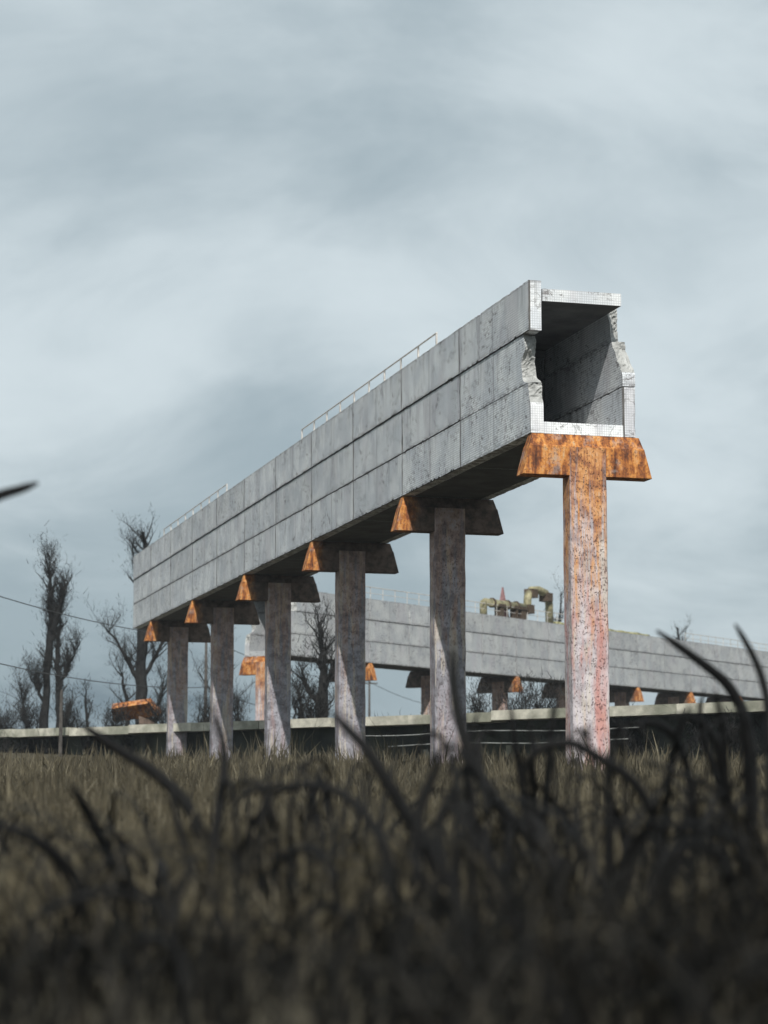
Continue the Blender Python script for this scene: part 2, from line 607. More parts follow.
# ------------------------------------------------------------------ ground
ys = np.concatenate([np.arange(-60, 0, 15), np.arange(0, 160, 2.0), np.arange(160, 400, 20), [450, 550, 700, 900, 1200]])
xs = np.concatenate([[-900, -500, -250, -120], np.arange(-70, 71, 3.0), [120, 250, 500, 900]])
gv = [(x, y, gz(x, y)) for y in ys for x in xs]
nx = len(xs)
gf = [(j * nx + i, j * nx + i + 1, (j + 1) * nx + i + 1, (j + 1) * nx + i) for j in range(len(ys) - 1) for i in range(nx - 1)]
mb = MB()
mb.add(gv, gf)
tag(mb.build('ground', MT['soil'], smooth=True), 'dark soil of the field under grass and reeds', 'ground', kind='structure')

# ------------------------------------------------------------------ galleries (elevated concrete boxes)
GW, GH, WT = 3.38, 4.71, 0.41         # width, height, wall thickness
ROW = 1.57


def panel_mesh(L, seed, mats, chips=1.0):
    """panel in local (x 0..WT thickness, y 0..L, z 0..ROW), ragged edges and chamfer"""
    rnd = random.Random(seed)
    gap = 0.016
    out = []

    def side(a, b, n, axis):
        pts = []
        for i in range(n):
            t = i / n
            p = [a[0] + (b[0] - a[0]) * t, a[1] + (b[1] - a[1]) * t]
            if i:
                d = abs(rnd.gauss(0, 0.007)) * chips
                if rnd.random() < 0.20:
                    d += rnd.uniform(0.01, 0.07) * chips
                p[axis[0]] += axis[1] * d
                p[1 - axis[0]] += rnd.uniform(-0.03, 0.03)
            pts.append(tuple(p))
        return pts
    y0, y1, z0, z1 = 0.028, L - 0.028, gap, ROW - gap
    out += side((y0, z0), (y1, z0), 54, (1, 1))
    out += side((y1, z0), (y1, z1), 4, (0, -1))
    out += side((y1, z1), (y0, z1), 54, (1, -1))
    out += side((y0, z1), (y0, z0), 4, (0, 1))
    n = len(out)
    cy, cz = L / 2, ROW / 2
    m = MB()

    def ring(x, inset):
        r = []
        for (y, z) in out:
            iy = max(y0 + inset, min(y1 - inset, y)) if inset else y
            iz = max(z0 + inset, min(z1 - inset, z)) if inset else z
            r.append((x, iy, iz))
        return r
    straight = [(y0 if abs(y - y0) < 0.07 and False else y, z) for (y, z) in out]
    rings = []
    rings.append(ring(0.0, 0.0))
    # behind the chipped face the edge is straight again
    back = []
    for (y, z) in out:
        by = y0 if y < y0 + 0.10 else (y1 if y > y1 - 0.10 else y)
        bz = z0 if z < z0 + 0.10 else (z1 if z > z1 - 0.10 else z)
        back.append((by, bz))
    rings.append([(0.055, y, z) for (y, z) in back])
    rings.append([(WT - 0.05, y, z) for (y, z) in back])
    rings.append([(WT, y, z) for (y, z) in out])
    vs = [p for r in rings for p in r]
    fs, mi = [], []
    fs.append(tuple(range(n)))
    mi.append(0)
    for k in range(3):
        for i in range(n):
            j = (i + 1) % n
            fs.append((k * n + i, k * n + n + i, k * n + n + j, k * n + j))
            mi.append(1 if k == 0 else 0)
    fs.append(tuple(range(4 * n - 1, 3 * n - 1, -1)))
    mi.append(0)
    m.v, m.f, m.m = vs, fs, mi
    return fix_normals(m.mesh('wall_panel', mats))


def broken_panel_mesh(L, outer, inner, seed, mats, rough=0.05, tile_below=None):
    """end panel whose near edge is broken back: outer/inner are [(z, setback)] on each face"""
    rnd = random.Random(seed)
    gap = 0.012
    nz, nxl = 26, 8
    zs = [gap + (ROW - 2 * gap) * i / (nz - 1) for i in range(nz)]
    m = MB()
    idx = {}
    for k in range(nxl):
        fx = k / (nxl - 1)
        for i, z in enumerate(zs):
            so = np.interp(z, [p[0] for p in outer], [p[1] for p in outer])
            si = np.interp(z, [p[0] for p in inner], [p[1] for p in inner])
            s = so + (si - so) * fx
            amp = rough * min(1.0, 0.15 + s / 0.15)
            if s < 0.02:
                amp = 0.0
            s += amp * (1.6 * mnoise.noise(Vector((fx * 2.1 + seed, z * 3.1, seed * 0.37))) + 1.0 * mnoise.noise(Vector((fx * 7 + seed, z * 11, 4.2)))) + rnd.uniform(-0.3, 0.3) * amp
            idx[k, i] = len(m.v)
            m.v.append((fx * WT, max(gap, s + gap), z))
    def F(f, mi):
        m.f.append(f)
        m.m.append(mi)
    for k in range(nxl - 1):
        for i in range(nz - 1):
            z = zs[i]
            sm = np.interp(z, [p[0] for p in outer], [p[1] for p in outer]) < 0.03
            F((idx[k, i], idx[k + 1, i], idx[k + 1, i + 1], idx[k, i + 1]), 0 if sm else 1)
    b = len(m.v)
    m.v += [(0, L - gap, gap), (0, L - gap, ROW - gap), (WT, L - gap, gap), (WT, L - gap, ROW - gap)]
    F(tuple([idx[0, i] for i in range(nz)] + [b + 1, b]), 0)
    F(tuple([idx[nxl - 1, i] for i in range(nz - 1, -1, -1)] + [b + 2, b + 3]), 0)
    F((b, b + 1, b + 3, b + 2), 0)
    F(tuple([idx[k, 0] for k in range(nxl - 1, -1, -1)] + [b, b + 2]), 0)
    F(tuple([idx[k, nz - 1] for k in range(nxl)] + [b + 3, b + 1]), 0)
    return fix_normals(m.mesh('wall_panel', mats))


def gallery(name, label, origin, rz, L, n, tile, seed, far=False):
    rnd = random.Random(seed)
    root = tag(empty(name, origin, rz), label, 'bridge', 'ruined concrete galleries on piers')
    mats = [tile, MT['broken']]
    var = [panel_mesh(L, seed * 10 + k, [tile, MT['edge']], 0.8 if far else 1.0) for k in range(6)]
    F0 = [(0, 0), (1.5, 0)]
    left_end = {
        2: None,
        1: ([(0, 0.22), (0.12, 0.62), (0.35, 0.78), (0.6, 0.80), (0.8, 0.66), (1.05, 0.48), (1.3, 0.50), (1.5, 0.62)],
            [(0, 0.12), (0.08, 0.14), (0.22, 0.52), (0.5, 0.66), (0.75, 0.74), (1.05, 0.66), (1.3, 0.60), (1.5, 0.72)]),
        0: ([(0, 0), (0.86, 0.0), (0.98, 0.06), (1.15, 0.12), (1.5, 0.16)],
            [(0, 0), (0.84, 0.0), (0.98, 0.03), (1.08, 0.10), (1.5, 0.12)]),
    }
    right_end = {
        2: ([(0, 1.50), (0.5, 1.44), (1.0, 1.50), (1.5, 1.52)], [(0, 0.92), (0.3, 0.98), (0.7, 1.12), (1.5, 1.32)]),
        1: ([(0, 0), (0.38, 0.0), (0.48, 0.06), (0.8, 0.32), (1.05, 0.55), (1.3, 0.76), (1.5, 0.80)],
            [(0, 0), (0.34, 0.0), (0.45, 0.04), (0.8, 0.34), (1.1, 0.58), (1.5, 0.82)]),
        0: None,
    }
    for side in (0, 1):
        for r in range(3):
            for i in range(n):
                jit = rnd.uniform(-0.003, 0.003)
                if r == 2:
                    jit -= 0.03                                      # top row stands a little proud
                if i == 0:
                    jit = -0.03 if r == 2 else 0.0
                spec = (left_end, right_end)[side][r] if i == 0 else None
                if spec:
                    oc, ic = spec
                    if side == 1:
                        oc, ic = ic, oc                               # local x=0 is the inner face on the right wall
                    me = broken_panel_mesh(L, oc, ic, seed + 7 * r + side, mats, 0.065)
                else:
                    me = var[rnd.randrange(6)]
                o = link('wall_panel', me, root)
                x = jit if side == 0 else GW - WT - (jit if r == 2 else 0)
                if side == 1 and far:
                    # right wall is the one in view: same ragged face outward
                    pass
                o.location = (x, i * L, r * ROW)
    # slabs between the walls
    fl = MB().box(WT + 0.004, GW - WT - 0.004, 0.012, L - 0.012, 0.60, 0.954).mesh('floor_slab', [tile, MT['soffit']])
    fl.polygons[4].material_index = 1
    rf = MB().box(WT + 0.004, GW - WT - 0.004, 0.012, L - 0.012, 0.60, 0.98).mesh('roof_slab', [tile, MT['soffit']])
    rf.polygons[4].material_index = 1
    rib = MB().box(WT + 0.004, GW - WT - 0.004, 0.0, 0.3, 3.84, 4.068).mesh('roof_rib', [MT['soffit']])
    for i in range(n):
        link('floor_slab', fl, root).location = (0, i * L + (0.004 if i == 0 else 0), -0.594)
        link('roof_slab', rf, root).location = (0, i * L, 3.47)
        if i:
            link('roof_rib', rib, root).location = (0, i * L - 0.15, 0)
    end = MB().box(WT + 0.006, GW - WT - 0.006, n * L - 0.35, n * L - 0.06, 0.365, 4.065)
    end.build('end_wall', [MT['slab']], root)
    return root


def railing(root, x, y0, y1, ztop, zbase, step, sub=True):
    m = MB()
    m.tube([(x, y0, ztop), (x, y1, ztop)], 0.032, 6)
    m.tube([(x, y0, ztop - 0.45), (x, y1, ztop - 0.45)], 0.022, 6)
    if not sub:
        y = y0 + 0.02
        while y < y1:
            m.tube([(x, y, zbase), (x, y, ztop)], 0.028, 5)
            y += step
    r = m.build('railing', MT['rail'], root)
    if sub:
        pm = MB().box(-0.03, 0.03, -0.03, 0.03, 0, ztop - zbase).mesh('post', [MT['rail']])
        k = int(round((y1 - y0) / step))
        for i in range(k + 1):
            p = link('post', pm, r)
            p.location = (x, y0 + 0.04 + (y1 - y0 - 0.08) * i / k, zbase)
    return r


# main gallery: nearest lower left corner
Y0 = 62.9
A = P(531, 432.7, Y0)
SPAN1 = 13.95
L1 = SPAN1 / 2
N1 = 11
g1 = gallery('elevated_gallery', 'long grey tiled concrete box bridge broken open at its near end, on rusty piers',
             A, AZ1, L1, N1, MT['tile'], 3)
DIR1 = Vector((-math.sin(AZ1), math.cos(AZ1), 0))
RGT1 = Vector((math.cos(AZ1), math.sin(AZ1), 0))


def along(u, vp, u0):                     # distance along a receding edge from its pixel column
    return (u0 - vp) / (u - vp) - 1.0


t_of = lambda u: Y0 * along(u, -214, 531) / math.cos(AZ1)
railing(g1, 0.52, t_of(421), t_of(286), 5.50, 4.45, 2.4)
railing(g1, 0.52, t_of(212), t_of(150), 5.46, 4.45, 2.4)

# second gallery, farther, running away to the right
AZ2 = -math.atan((1880 - 384) / F_PX * _CP)
DIR2 = Vector((-math.sin(AZ2), math.cos(AZ2), 0))
RGT2 = Vector((math.cos(AZ2), math.sin(AZ2), 0))
Yc = 154.8 * 1513.5 / (1880 - 283)
C2 = P(283, 655.1, Yc)                    # near lower right corner
B0 = C2 - RGT2 * GW
L2, N2 = 5.15, 24
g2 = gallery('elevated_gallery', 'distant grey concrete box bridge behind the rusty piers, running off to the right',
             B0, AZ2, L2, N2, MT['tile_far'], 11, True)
railing(g2, GW - 0.55, 8.0, 40, 5.65, 4.45, 1.6, False)
railing(g2, GW - 0.55, 62, 118, 5.5, 4.45, 1.6, False)

# ------------------------------------------------------------------ piers
SW, SD = 1.17, 0.62                      # shaft width and depth
CAP_H = 1.27


def pier(pos, rz, ztop, label, group, rmat, warm, pink, seed, rusty=False):
    """T-shaped pier: tapered cap with a sloping upper band, flat shaft down into the ground"""
    base = gz(pos.x, pos.y) - 0.3
    root = tag(empty('bridge_pier', (pos.x, pos.y, base), rz), label, 'pier', group)
    h = ztop - base
    zc = h - CAP_H
    m = MB()
    tw, mw, bw = 3.44 / 2, 3.66 / 2, 4.14 / 2
    d = SD / 2
    m.frustum([(-bw, bw, -d, d, zc), (-mw, mw, -d, d, h - 0.38), (-mw + 0.015, mw - 0.015, -d + 0.03, d - 0.03, h - 0.36), (-tw, tw, -d + 0.15, d - 0.15, h - 0.004)])
    cap = m.build('cap', [rmat], root)
    bv = cap.modifiers.new('edge wear', 'BEVEL')
    bv.width, bv.segments = 0.012, 1
    m = MB()
    e = 0.045
    xs_, ys_ = SW / 2, SD / 2 + 0.035
    sec = [(-xs_ + e, -ys_), (xs_ - e, -ys_), (xs_, -ys_ + e), (xs_, ys_ - e), (xs_ - e, ys_), (-xs_ + e, ys_), (-xs_, ys_ - e), (-xs_, -ys_ + e)]
    zz = np.linspace(0, h - 0.40, 16)
    rnd = random.Random(seed)
    vs, fs = [], []
    for k, z in enumerate(zz):
        for (x, y) in sec:
            w = 0.012
            vs.append((x + rnd.uniform(-w, w), y + (rnd.uniform(-w, w) if y > 0 else rnd.uniform(-0.006, 0.006)), z))
    for k in range(len(zz) - 1):
        for i in range(8):
            j = (i + 1) % 8
            fs.append((k * 8 + i, k * 8 + j, k * 8 + 8 + j, k * 8 + 8 + i))
    fs.append(tuple(range(7, -1, -1)))
    fs.append(tuple(range(len(vs) - 8, len(vs))))
    m.add(vs, fs)
    m.build('shaft', [shaft_mat('pier shaft %d' % seed, zc + 0.8, warm, pink)], root)
    return root


order = ['orange rusty front pier holding up the broken open bridge end',
         'second rusty pier from the broken bridge end, its cap in shade',
         'third rusty pier from the broken bridge end, under the long bridge',
         'fourth rusty pier from the broken bridge end, under the long bridge',
         'fifth rusty pier from the broken end, second from far bridge end',
         'sixth and last rusty pier, at the far left bridge end']
for i in range(6):
    pos = A + RGT1 * (GW / 2 + 0.06) + DIR1 * (0.16 + i * SPAN1)
    pier(pos, AZ1, A.z, order[i], 'piers under the near bridge', MT['rust'] if i == 0 else MT['rust_lit_left'], 0.95 if i == 0 else 0.30, 0.7 if i == 0 else 0.16, i, i == 0)
ordn = ['first', 'second', 'third', 'fourth', 'fifth', 'sixth', 'seventh', 'eighth', 'ninth', 'tenth', 'eleventh', 'twelfth']
for i in range(9):
    pos = B0 + RGT2 * (GW / 2) + DIR2 * (0.16 + i * 2 * L2)
    lab = 'rusty end pier of the distant bridge, seen between near piers' if i == 0 else '%s pier along the distant bridge, counted from its left end' % ordn[i]
    pier(pos, AZ2, B0.z, lab, 'piers under the distant bridge', MT['rust'] if i == 0 else MT['rust_lit_right'], 0.9 if i == 0 else 0.4, 0.5, 20 + i, i == 0)

# ------------------------------------------------------------------ pipework on the far roof
# local frame of the far gallery: x across, y along, roof at z = 4.45, parapet top at 4.71


def t2(u):
    """distance along the far gallery's near face for a pixel column"""
    Yu = 154.8 * 1513.5 / (1880 - u)
    return (Yu - Yc) / math.cos(AZ2)


def on_roof(lx, ly, lz):
    return B0 + RGT2 * lx + DIR2 * ly + Vector((0, 0, lz))


pw = tag(empty('roof_pipework', on_roof(GW - 0.8, t2(494), 4.45), AZ2), 'yellowed pipe run with a tall arch on the distant bridge roof', 'pipework')
y_a, y_b, y_c, y_d = 0.0, t2(528) - t2(486), t2(531) - t2(486), t2(553) - t2(486)
m = MB()
m.tube([(0, y_a, 0), (0, y_a, 1.15), (0, y_a + 0.05, 1.28), (0, y_a + 0.2, 1.36), (0, y_b, 1.36)], 0.31, 10)
m.build('pipe', MT['pipe'], pw, True)
m = MB()
arch = [(0, y_c, 0.9)] + [(0, y_c, z) for z in (1.4, 2.0)] + [(0, y_c + 0.15, 2.5), (0, y_c + 0.6, 2.85), (0, (y_c + y_d) / 2, 2.98), (0, y_d - 0.6, 2.80), (0, y_d - 0.15, 2.4), (0, y_d, 1.9), (0, y_d, 0)]
m.tube(arch, 0.34, 10)
m.build('arched_pipe', MT['pipe'], pw, True)
for (yy, w) in ((y_a + 2.4, 0.5), (y_a + 4.7, 0.3), (y_a + 5.6, 0.3), (y_b - 0.4, 0.45)):
    m = MB()
    m.box(-0.3, 0.3, yy - w / 2, yy + w / 2, 0, 1.2)
    m.box(-0.36, 0.36, yy - w / 2 - 0.25, yy + w / 2 + 0.25, 1.10, 1.34)
    m.build('pipe_support', MT['pipe_dark'], pw)
for yy in (y_a + 1.3, y_a + 3.6, y_b - 1.4):
    m = MB()
    m.tube([(0, yy - 0.07, 1.36), (0, yy + 0.07, 1.36)], 0.42, 10)
    m.build('flange', MT['pipe_dark'], pw)
for (yy, zz) in ((y_c + 0.6, 2.85), (y_d - 0.5, 2.72), (y_c, 1.5)):
    m = MB()
    m.box(-0.43, 0.43, yy - 0.42, yy + 0.42, zz - 0.62, zz + 0.1)
    m.build('bracket', MT['pipe_dark'], pw)
m = MB()
m.frustum([(-0.45, 0.45, -0.45, 0.45, 0), (-0.16, 0.16, -0.16, 0.16, 2.0), (-0.05, 0.05, -0.05, 0.05, 2.9)])
mast = m.build('warning_mast', MT['red'])
mast.location = on_roof(GW - 1.6, t2(522), 4.45)
mast.rotation_euler = (0, 0, AZ2)
tag(mast, 'pale red tapering mast behind the pipes on the distant roof', 'mast')
# low lichen-covered pipe along the roof edge
m = MB()
rnd = random.Random(5)
pts = [(0, y, 0.25 + 0.03 * math.sin(y * 2.2)) for y in np.arange(0, t2(652) - t2(555), 1.0)]
m.tube(pts, [0.22 + 0.06 * rnd.random() for _ in pts], 8)
lp = m.build('roof_edge_pipe', MT['lichen'], None, True)
lp.location = on_roof(GW - 0.62, t2(562), 4.45)
lp.rotation_euler = (0, 0, AZ2)
tag(lp, 'low mossy yellow pipe lying along the distant bridge roof edge', 'pipe')

# ------------------------------------------------------------------ low concrete deck crossing behind the piers
DL, DR = P(-90, 735, 150.0), P(860, 697, 97.0)
DL.z = DR.z = 0.0
ZD = 4.62
dvec = (DR - DL)
dlen = dvec.length
ddir = dvec.normalized()
drz = math.atan2(ddir.y, ddir.x)
dk = tag(empty('concrete_walkway', (DL.x, DL.y, 0), drz), 'long low concrete walkway with pale top edge crossing behind the piers', 'walkway')
seg = 6.0
ns = int(dlen // seg) + 1
rnd = random.Random(9)
dm = [MB().box(0.02, seg - 0.02, 0, 2.4, ZD - 0.50, ZD).mesh('deck_slab', [MT['deck']]) for _ in range(1)]
for i in range(ns):
    o = link('deck_slab', dm[0], dk)
    o.location = (i * seg, rnd.uniform(-0.05, 0.05), rnd.uniform(-0.05, 0.05))
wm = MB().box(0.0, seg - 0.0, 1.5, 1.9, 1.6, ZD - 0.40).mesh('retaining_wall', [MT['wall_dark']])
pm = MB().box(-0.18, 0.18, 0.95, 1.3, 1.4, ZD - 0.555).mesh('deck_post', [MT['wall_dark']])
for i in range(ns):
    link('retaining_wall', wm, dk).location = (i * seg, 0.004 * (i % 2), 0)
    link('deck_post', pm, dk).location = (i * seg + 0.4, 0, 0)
for k, (zz, lab) in enumerate(((3.55, 'upper of two thin pale pipes slung under the low walkway'), (2.95, 'lower of two thin pale pipes slung under the low walkway'))):
    m = MB()
    x = dlen * (0.56 + 0.05 * k)
    pts = []
    while x < dlen * 0.84:
        pts.append((x, 0.0, zz + 0.06 * math.sin(x * 0.5 + k)))
        x += 1.5
    m.tube(pts, 0.03, 6)
    o = m.build('conduit', MT['pipe_pale'], None, True)
    o.location = (DL.x, DL.y, 0)
    o.rotation_euler = (0, 0, drz)
    tag(o, lab, 'pipe', 'conduits under the walkway')

# stake standing in front of the walkway on the left
sp = P(61, 720, 136.0)
m = MB()
m.frustum([(-0.11, 0.11, -0.11, 0.11, 0), (-0.09, 0.09, -0.09, 0.09, 4.2), (-0.03, 0.04, -0.03, 0.05, 4.5)])
o = m.build('wooden_post', MT['pole'])
o.location = (sp.x, sp.y, gz(sp.x, sp.y) - 0.2)
tag(o, 'thin dark wooden post standing in front of the walkway at left', 'post')

# ------------------------------------------------------------------ fallen pier head
fz = 168.0
fp = P(134, 709, fz)
fr = tag(empty('fallen_pier_head', (fp.x, fp.y, gz(fp.x, fp.y))), 'fallen rusty pier head tilted on its broken stub beside bare trees', 'pier head')
hz = fp.z - gz(fp.x, fp.y)
m = MB()
m.frustum([(-2.0, 2.0, -0.3, 0.3, -0.75), (-1.62, 1.62, -0.27, 0.27, 0.70)])
o = m.build('cap', [MT['rust']], fr)
o.location = (0, 0, hz - 0.05)
o.rotation_euler = (math.radians(48), math.radians(-7), math.radians(-16))
m = MB()
m.frustum([(-0.62, 0.68, -0.4, 0.4, -hz - 0.3), (-0.55, 0.58, -0.38, 0.38, -0.75), (-0.5, 0.5, -0.35, 0.35, 0.25)])
o = m.build('broken_shaft', [MT['brown']], fr)
o.location = (0.75, 0.42, hz)
o.rotation_euler = (0.1, -0.16, 0.2)

# ------------------------------------------------------------------ utility poles and wires
poles = [(-26.8, 107.0), (-14.2, 170.0), (-1.6, 233.0), (11.0, 296.0)]
plab = ['utility pole off the left edge carrying the wires', 'dark utility pole between the two farthest near piers', 'utility pole glimpsed beside the third near pier', 'farthest utility pole, hidden behind the second near pier']
for i, (x, y) in enumerate(poles):
    g = gz(x, y) - 0.4
    r = tag(empty('utility_pole', (x, y, g)), plab[i], 'pole', 'utility poles')
    MB().tube([(0, 0, 0), (0, 0, 6), (0, 0, 13.1 - g)], [0.17, 0.14, 0.10], 8).build('pole', MT['pole'], r, True)
    m = MB().box(-0.9, 0.9, -0.06, 0.06, 12.55 - g, 12.68 - g)
    m.build('crossarm', MT['pole'], r)
for (zz, lab, sag) in ((12.8, 'upper overhead wire sloping down behind the bridge end', 0.9), (8.9, 'lower overhead wire running behind the bare trees', 1.0)):
    m = MB()
    for (a, b) in zip(poles[:-1], poles[1:]):
        pts = []
        for k in range(17):
            t = k / 16
            pts.append((a[0] + (b[0] - a[0]) * t, a[1] + (b[1] - a[1]) * t, zz - 4 * sag * t * (1 - t)))
        m.tube(pts, 0.03, 5)
    tag(m.build('overhead_wire', MT['wire']), lab, 'wire', 'overhead wires')


# ------------------------------------------------------------------ dead trees
def grow(m, p, d, length, r, rnd, depth, tips, spread=0.5, up=0.35, n=5):
    pts, rad = [p.copy()], [r]
    seg_n = 5
    for k in range(seg_n):
        d = (d + Vector((rnd.gauss(0, 0.16), rnd.gauss(0, 0.16), rnd.gauss(0, 0.1) + up * 0.18))).normalized()
        p = p + d * (length / seg_n)
        pts.append(p.copy())
        rad.append(r * (1 - 0.72 * (k + 1) / seg_n))
    m.tube(pts, rad, n if r > 0.05 else 3, cap=False)
    tips += pts[2:]
    if depth > 0:
        for k in range(1, seg_n + 1):
            for _ in range(2 if depth > 1 else 2):
                if rnd.random() < 0.75:
                    a = rnd.uniform(0, 2 * math.pi)
                    side = Vector((math.cos(a), math.sin(a), 0))
                    nd = (d * (1 - spread) + side * spread + Vector((0, 0, up * 0.5))).normalized()
                    grow(m, pts[k], nd, length * rnd.uniform(0.3, 0.55), max(rad[k] * 0.5, 0.012), rnd, depth - 1, tips, spread, up, 4)


def leaf_bits(m, tips, rnd, count, size, spread):
    """fine dead twiglets that fuzz the crown"""
    for _ in range(count):
        p = tips[rnd.randrange(len(tips))] + Vector((rnd.gauss(0, spread), rnd.gauss(0, spread), rnd.gauss(0, spread)))
        d = Vector((rnd.gauss(0, 0.7), rnd.gauss(0, 0.7), rnd.gauss(0.5, 0.6))).normalized() * size * rnd.uniform(2.0, 6.5)
        k = p + d * 0.55 + Vector((rnd.gauss(0, 0.05), rnd.gauss(0, 0.05), rnd.gauss(0, 0.05)))
        w = Vector((rnd.uniform(-1, 1), rnd.uniform(-1, 1), 0)).normalized() * 0.022
        m.add([p - w, p + w, k + w * 0.7, k - w * 0.7, p + d], [(0, 1, 2, 3), (3, 2, 4)])


def tree(name, label, Y, stems, seed, branches=26, blen=1.6, leaves=500, leaf=0.10, group='bare trees behind the bridges', spread=0.55, depth=1, lsp=0.25, cat='tree'):
    """stems: lists of (u, v, radius) from the ground up; depth comes from the ground they stand on"""
    rnd = random.Random(seed)
    base = P(stems[0][0][0], 720, Y)
    bz = gz(base.x, base.y)
    root = tag(empty(name, (base.x, base.y, bz)), label, cat, group)
    org = Vector((base.x, base.y, bz))
    mt, mc, tips = MB(), MB(), []
    for si, st in enumerate(stems):
        pts, rad = [], []
        off = rnd.uniform(-0.5, 0.5) if si else 0.0
        for k, (u, v, r) in enumerate(st):
            p = P(u, v, Y + off * min(1, k)) - org
            if k == 0 and si == 0:
                p.z = -0.3
            pts.append(p)
            rad.append(r)
        fine, fr_ = [], []
        for k in range(len(pts) - 1):
            for s in range(5):
                t = s / 5
                q = pts[k].lerp(pts[k + 1], t)
                q += Vector((rnd.gauss(0, 0.05), rnd.gauss(0, 0.05), 0))
                fine.append(q)
                fr_.append((rad[k] + (rad[k + 1] - rad[k]) * t) * rnd.uniform(0.85, 1.15))
        fine.append(pts[-1])
        fr_.append(rad[-1])
        mt.tube(fine, fr_, 7)
        nb = int(branches * len(fine) / 12)
        for _ in range(nb):
            k = rnd.randrange(max(1, len(fine) // 5), len(fine))
            a = rnd.uniform(0, 2 * math.pi)
            d = Vector((math.cos(a) * spread, math.sin(a) * spread, rnd.uniform(0.35, 1.0))).normalized()
            grow(mc, fine[k], d, blen * rnd.uniform(0.5, 1.3), min(0.07, fr_[k] * 0.5), rnd, depth, tips, 0.5)
    mt.build('trunk', MT['bark'], root)
    if tips and leaves:
        leaf_bits(mc, tips, rnd, leaves, leaf, lsp)
    mc.build('crown', MT['twig'], root)
    return root


YT = 163.0
tree('dead_tree', 'tall shaggy dead tree with twin broken trunks at far left', YT,
     [[(43, 742, 0.40), (46, 690, 0.32), (51, 620, 0.24), (50, 585, 0.15), (49.5, 561, 0.05)],
      [(51, 640, 0.26), (57, 615, 0.24), (64, 591, 0.16)],
      [(59, 735, 0.30), (59, 690, 0.24), (57, 650, 0.18), (60, 610, 0.06)],
      [(45, 703, 0.15), (37, 688, 0.10), (30, 676, 0.04)],
      [(59, 690, 0.16), (69, 665, 0.10), (80, 642, 0.05)],
      [(27, 735, 0.12), (23, 708, 0.08), (21, 690, 0.04)],
      [(62, 735, 0.16), (70, 710, 0.08)]], 41, 40, 1.5, 4200, 0.11, spread=0.32, lsp=0.3)
tree('dead_tree', 'small bare sapling between the shaggy tree and fallen pier head', YT + 4,
     [[(88, 742, 0.14), (86, 705, 0.10), (85, 688, 0.04)], [(88, 718, 0.08), (93, 700, 0.03)]], 42, 12, 0.8, 200, 0.09, lsp=0.2)
tree('dead_tree', 'big dead tree rising behind the far left end of the near bridge', YT + 8,
     [[(142, 742, 0.50), (141, 690, 0.46), (142, 640, 0.40), (143, 590, 0.30), (146, 553, 0.24), (143, 532, 0.14)],
      [(141, 690, 0.22), (128, 660, 0.16), (112, 635, 0.08), (106, 630, 0.04)],
      [(143, 680, 0.2), (158, 650, 0.14), (168, 630, 0.06)],
      [(128, 735, 0.22), (126, 700, 0.16), (121, 672, 0.07)],
      [(143, 600, 0.14), (136, 570, 0.10), (132, 545, 0.05)],
      [(150, 742, 0.22), (158, 705, 0.15), (164, 680, 0.06)]], 43, 17, 1.9, 2200, 0.12, lsp=0.3)
tree('dead_tree', 'thin bare tree beside the utility pole between far piers', YT + 12,
     [[(222, 742, 0.22), (221, 690, 0.18), (219, 655, 0.1), (217, 630, 0.05)], [(221, 705, 0.1), (198, 672, 0.05)], [(240, 742, 0.12), (238, 700, 0.06)]], 44, 22, 1.9, 600, 0.12, lsp=0.4)
tree('dead_tree', 'dark twisted tree under the distant bridge between third and fourth piers', 141.0,
     [[(321, 745, 0.42), (322, 700, 0.36), (323, 664, 0.28), (322, 645, 0.2), (319, 622, 0.08)],
      [(321, 705, 0.2), (308, 690, 0.15), (302, 672, 0.06)],
      [(322, 700, 0.16), (331, 672, 0.10), (332, 655, 0.05)],
      [(305, 740, 0.2), (300, 705, 0.12), (298, 690, 0.06)]], 45, 17, 1.5, 1300, 0.12, lsp=0.3)
tree('dead_tree', 'faint bare tree far beyond the distant bridge roof at right', 250.0,
     [[(681, 760, 0.30), (681, 690, 0.26), (679, 650, 0.2), (678, 628, 0.1)], [(681, 670, 0.16), (685, 645, 0.1), (686, 626, 0.04)]], 46, 14, 1.5, 200, 0.14, lsp=0.3)
tree('dead_tree', 'slender bare tree far behind the roof pipework', 235.0,
     [[(561, 760, 0.26), (560, 690, 0.22), (560, 630, 0.16), (561, 592, 0.05)], [(560, 660, 0.12), (570, 615, 0.04)]], 47, 18, 1.9, 250, 0.13, lsp=0.35)

shr = [(6, 722, 153, 'leafless shrub at the far left frame edge behind the walkway'),
       (30, 718, 158, 'leafless shrub at the foot of the shaggy dead tree'),
       (72, 722, 158, 'low leafless shrub right of the shaggy dead tree'),
       (116, 722, 156, 'leafless shrub under the fallen pier head'),
       (166, 712, 156, 'leafless shrub right of the fallen pier head'),
       (205, 708, 158, 'leafless shrub left of the distant bridge end pier'),
       (232, 706, 160, 'leafless shrub below the distant bridge end'),
       (303, 700, 138, 'dense dark thicket shrub left of the third pier'),
       (318, 706, 137, 'dense dark thicket shrub touching the third pier'),
       (480, 702, 132, 'dark shrub just right of the second pier'),
       (520, 700, 130, 'dark shrub under the distant bridge left of front pier'),
       (548, 702, 128, 'dark shrub close to the left side of the front pier')]
for i, (u, v, Y, lab) in enumerate(shr):
    rnd = random.Random(60 + i)
    st = []
    for k in range(6):
        uu = u + rnd.uniform(-8, 8)
        st.append([(uu, 742, 0.09), (uu + rnd.uniform(-4, 4), (v + 735) / 2, 0.06), (uu + rnd.uniform(-9, 9), v + rnd.uniform(-6, 8), 0.02)])
    tree('shrub', lab, Y, st, 70 + i, 7, 0.9, 700, 0.12, 'leafless shrubs behind the walkway', lsp=0.35, cat='shrub')

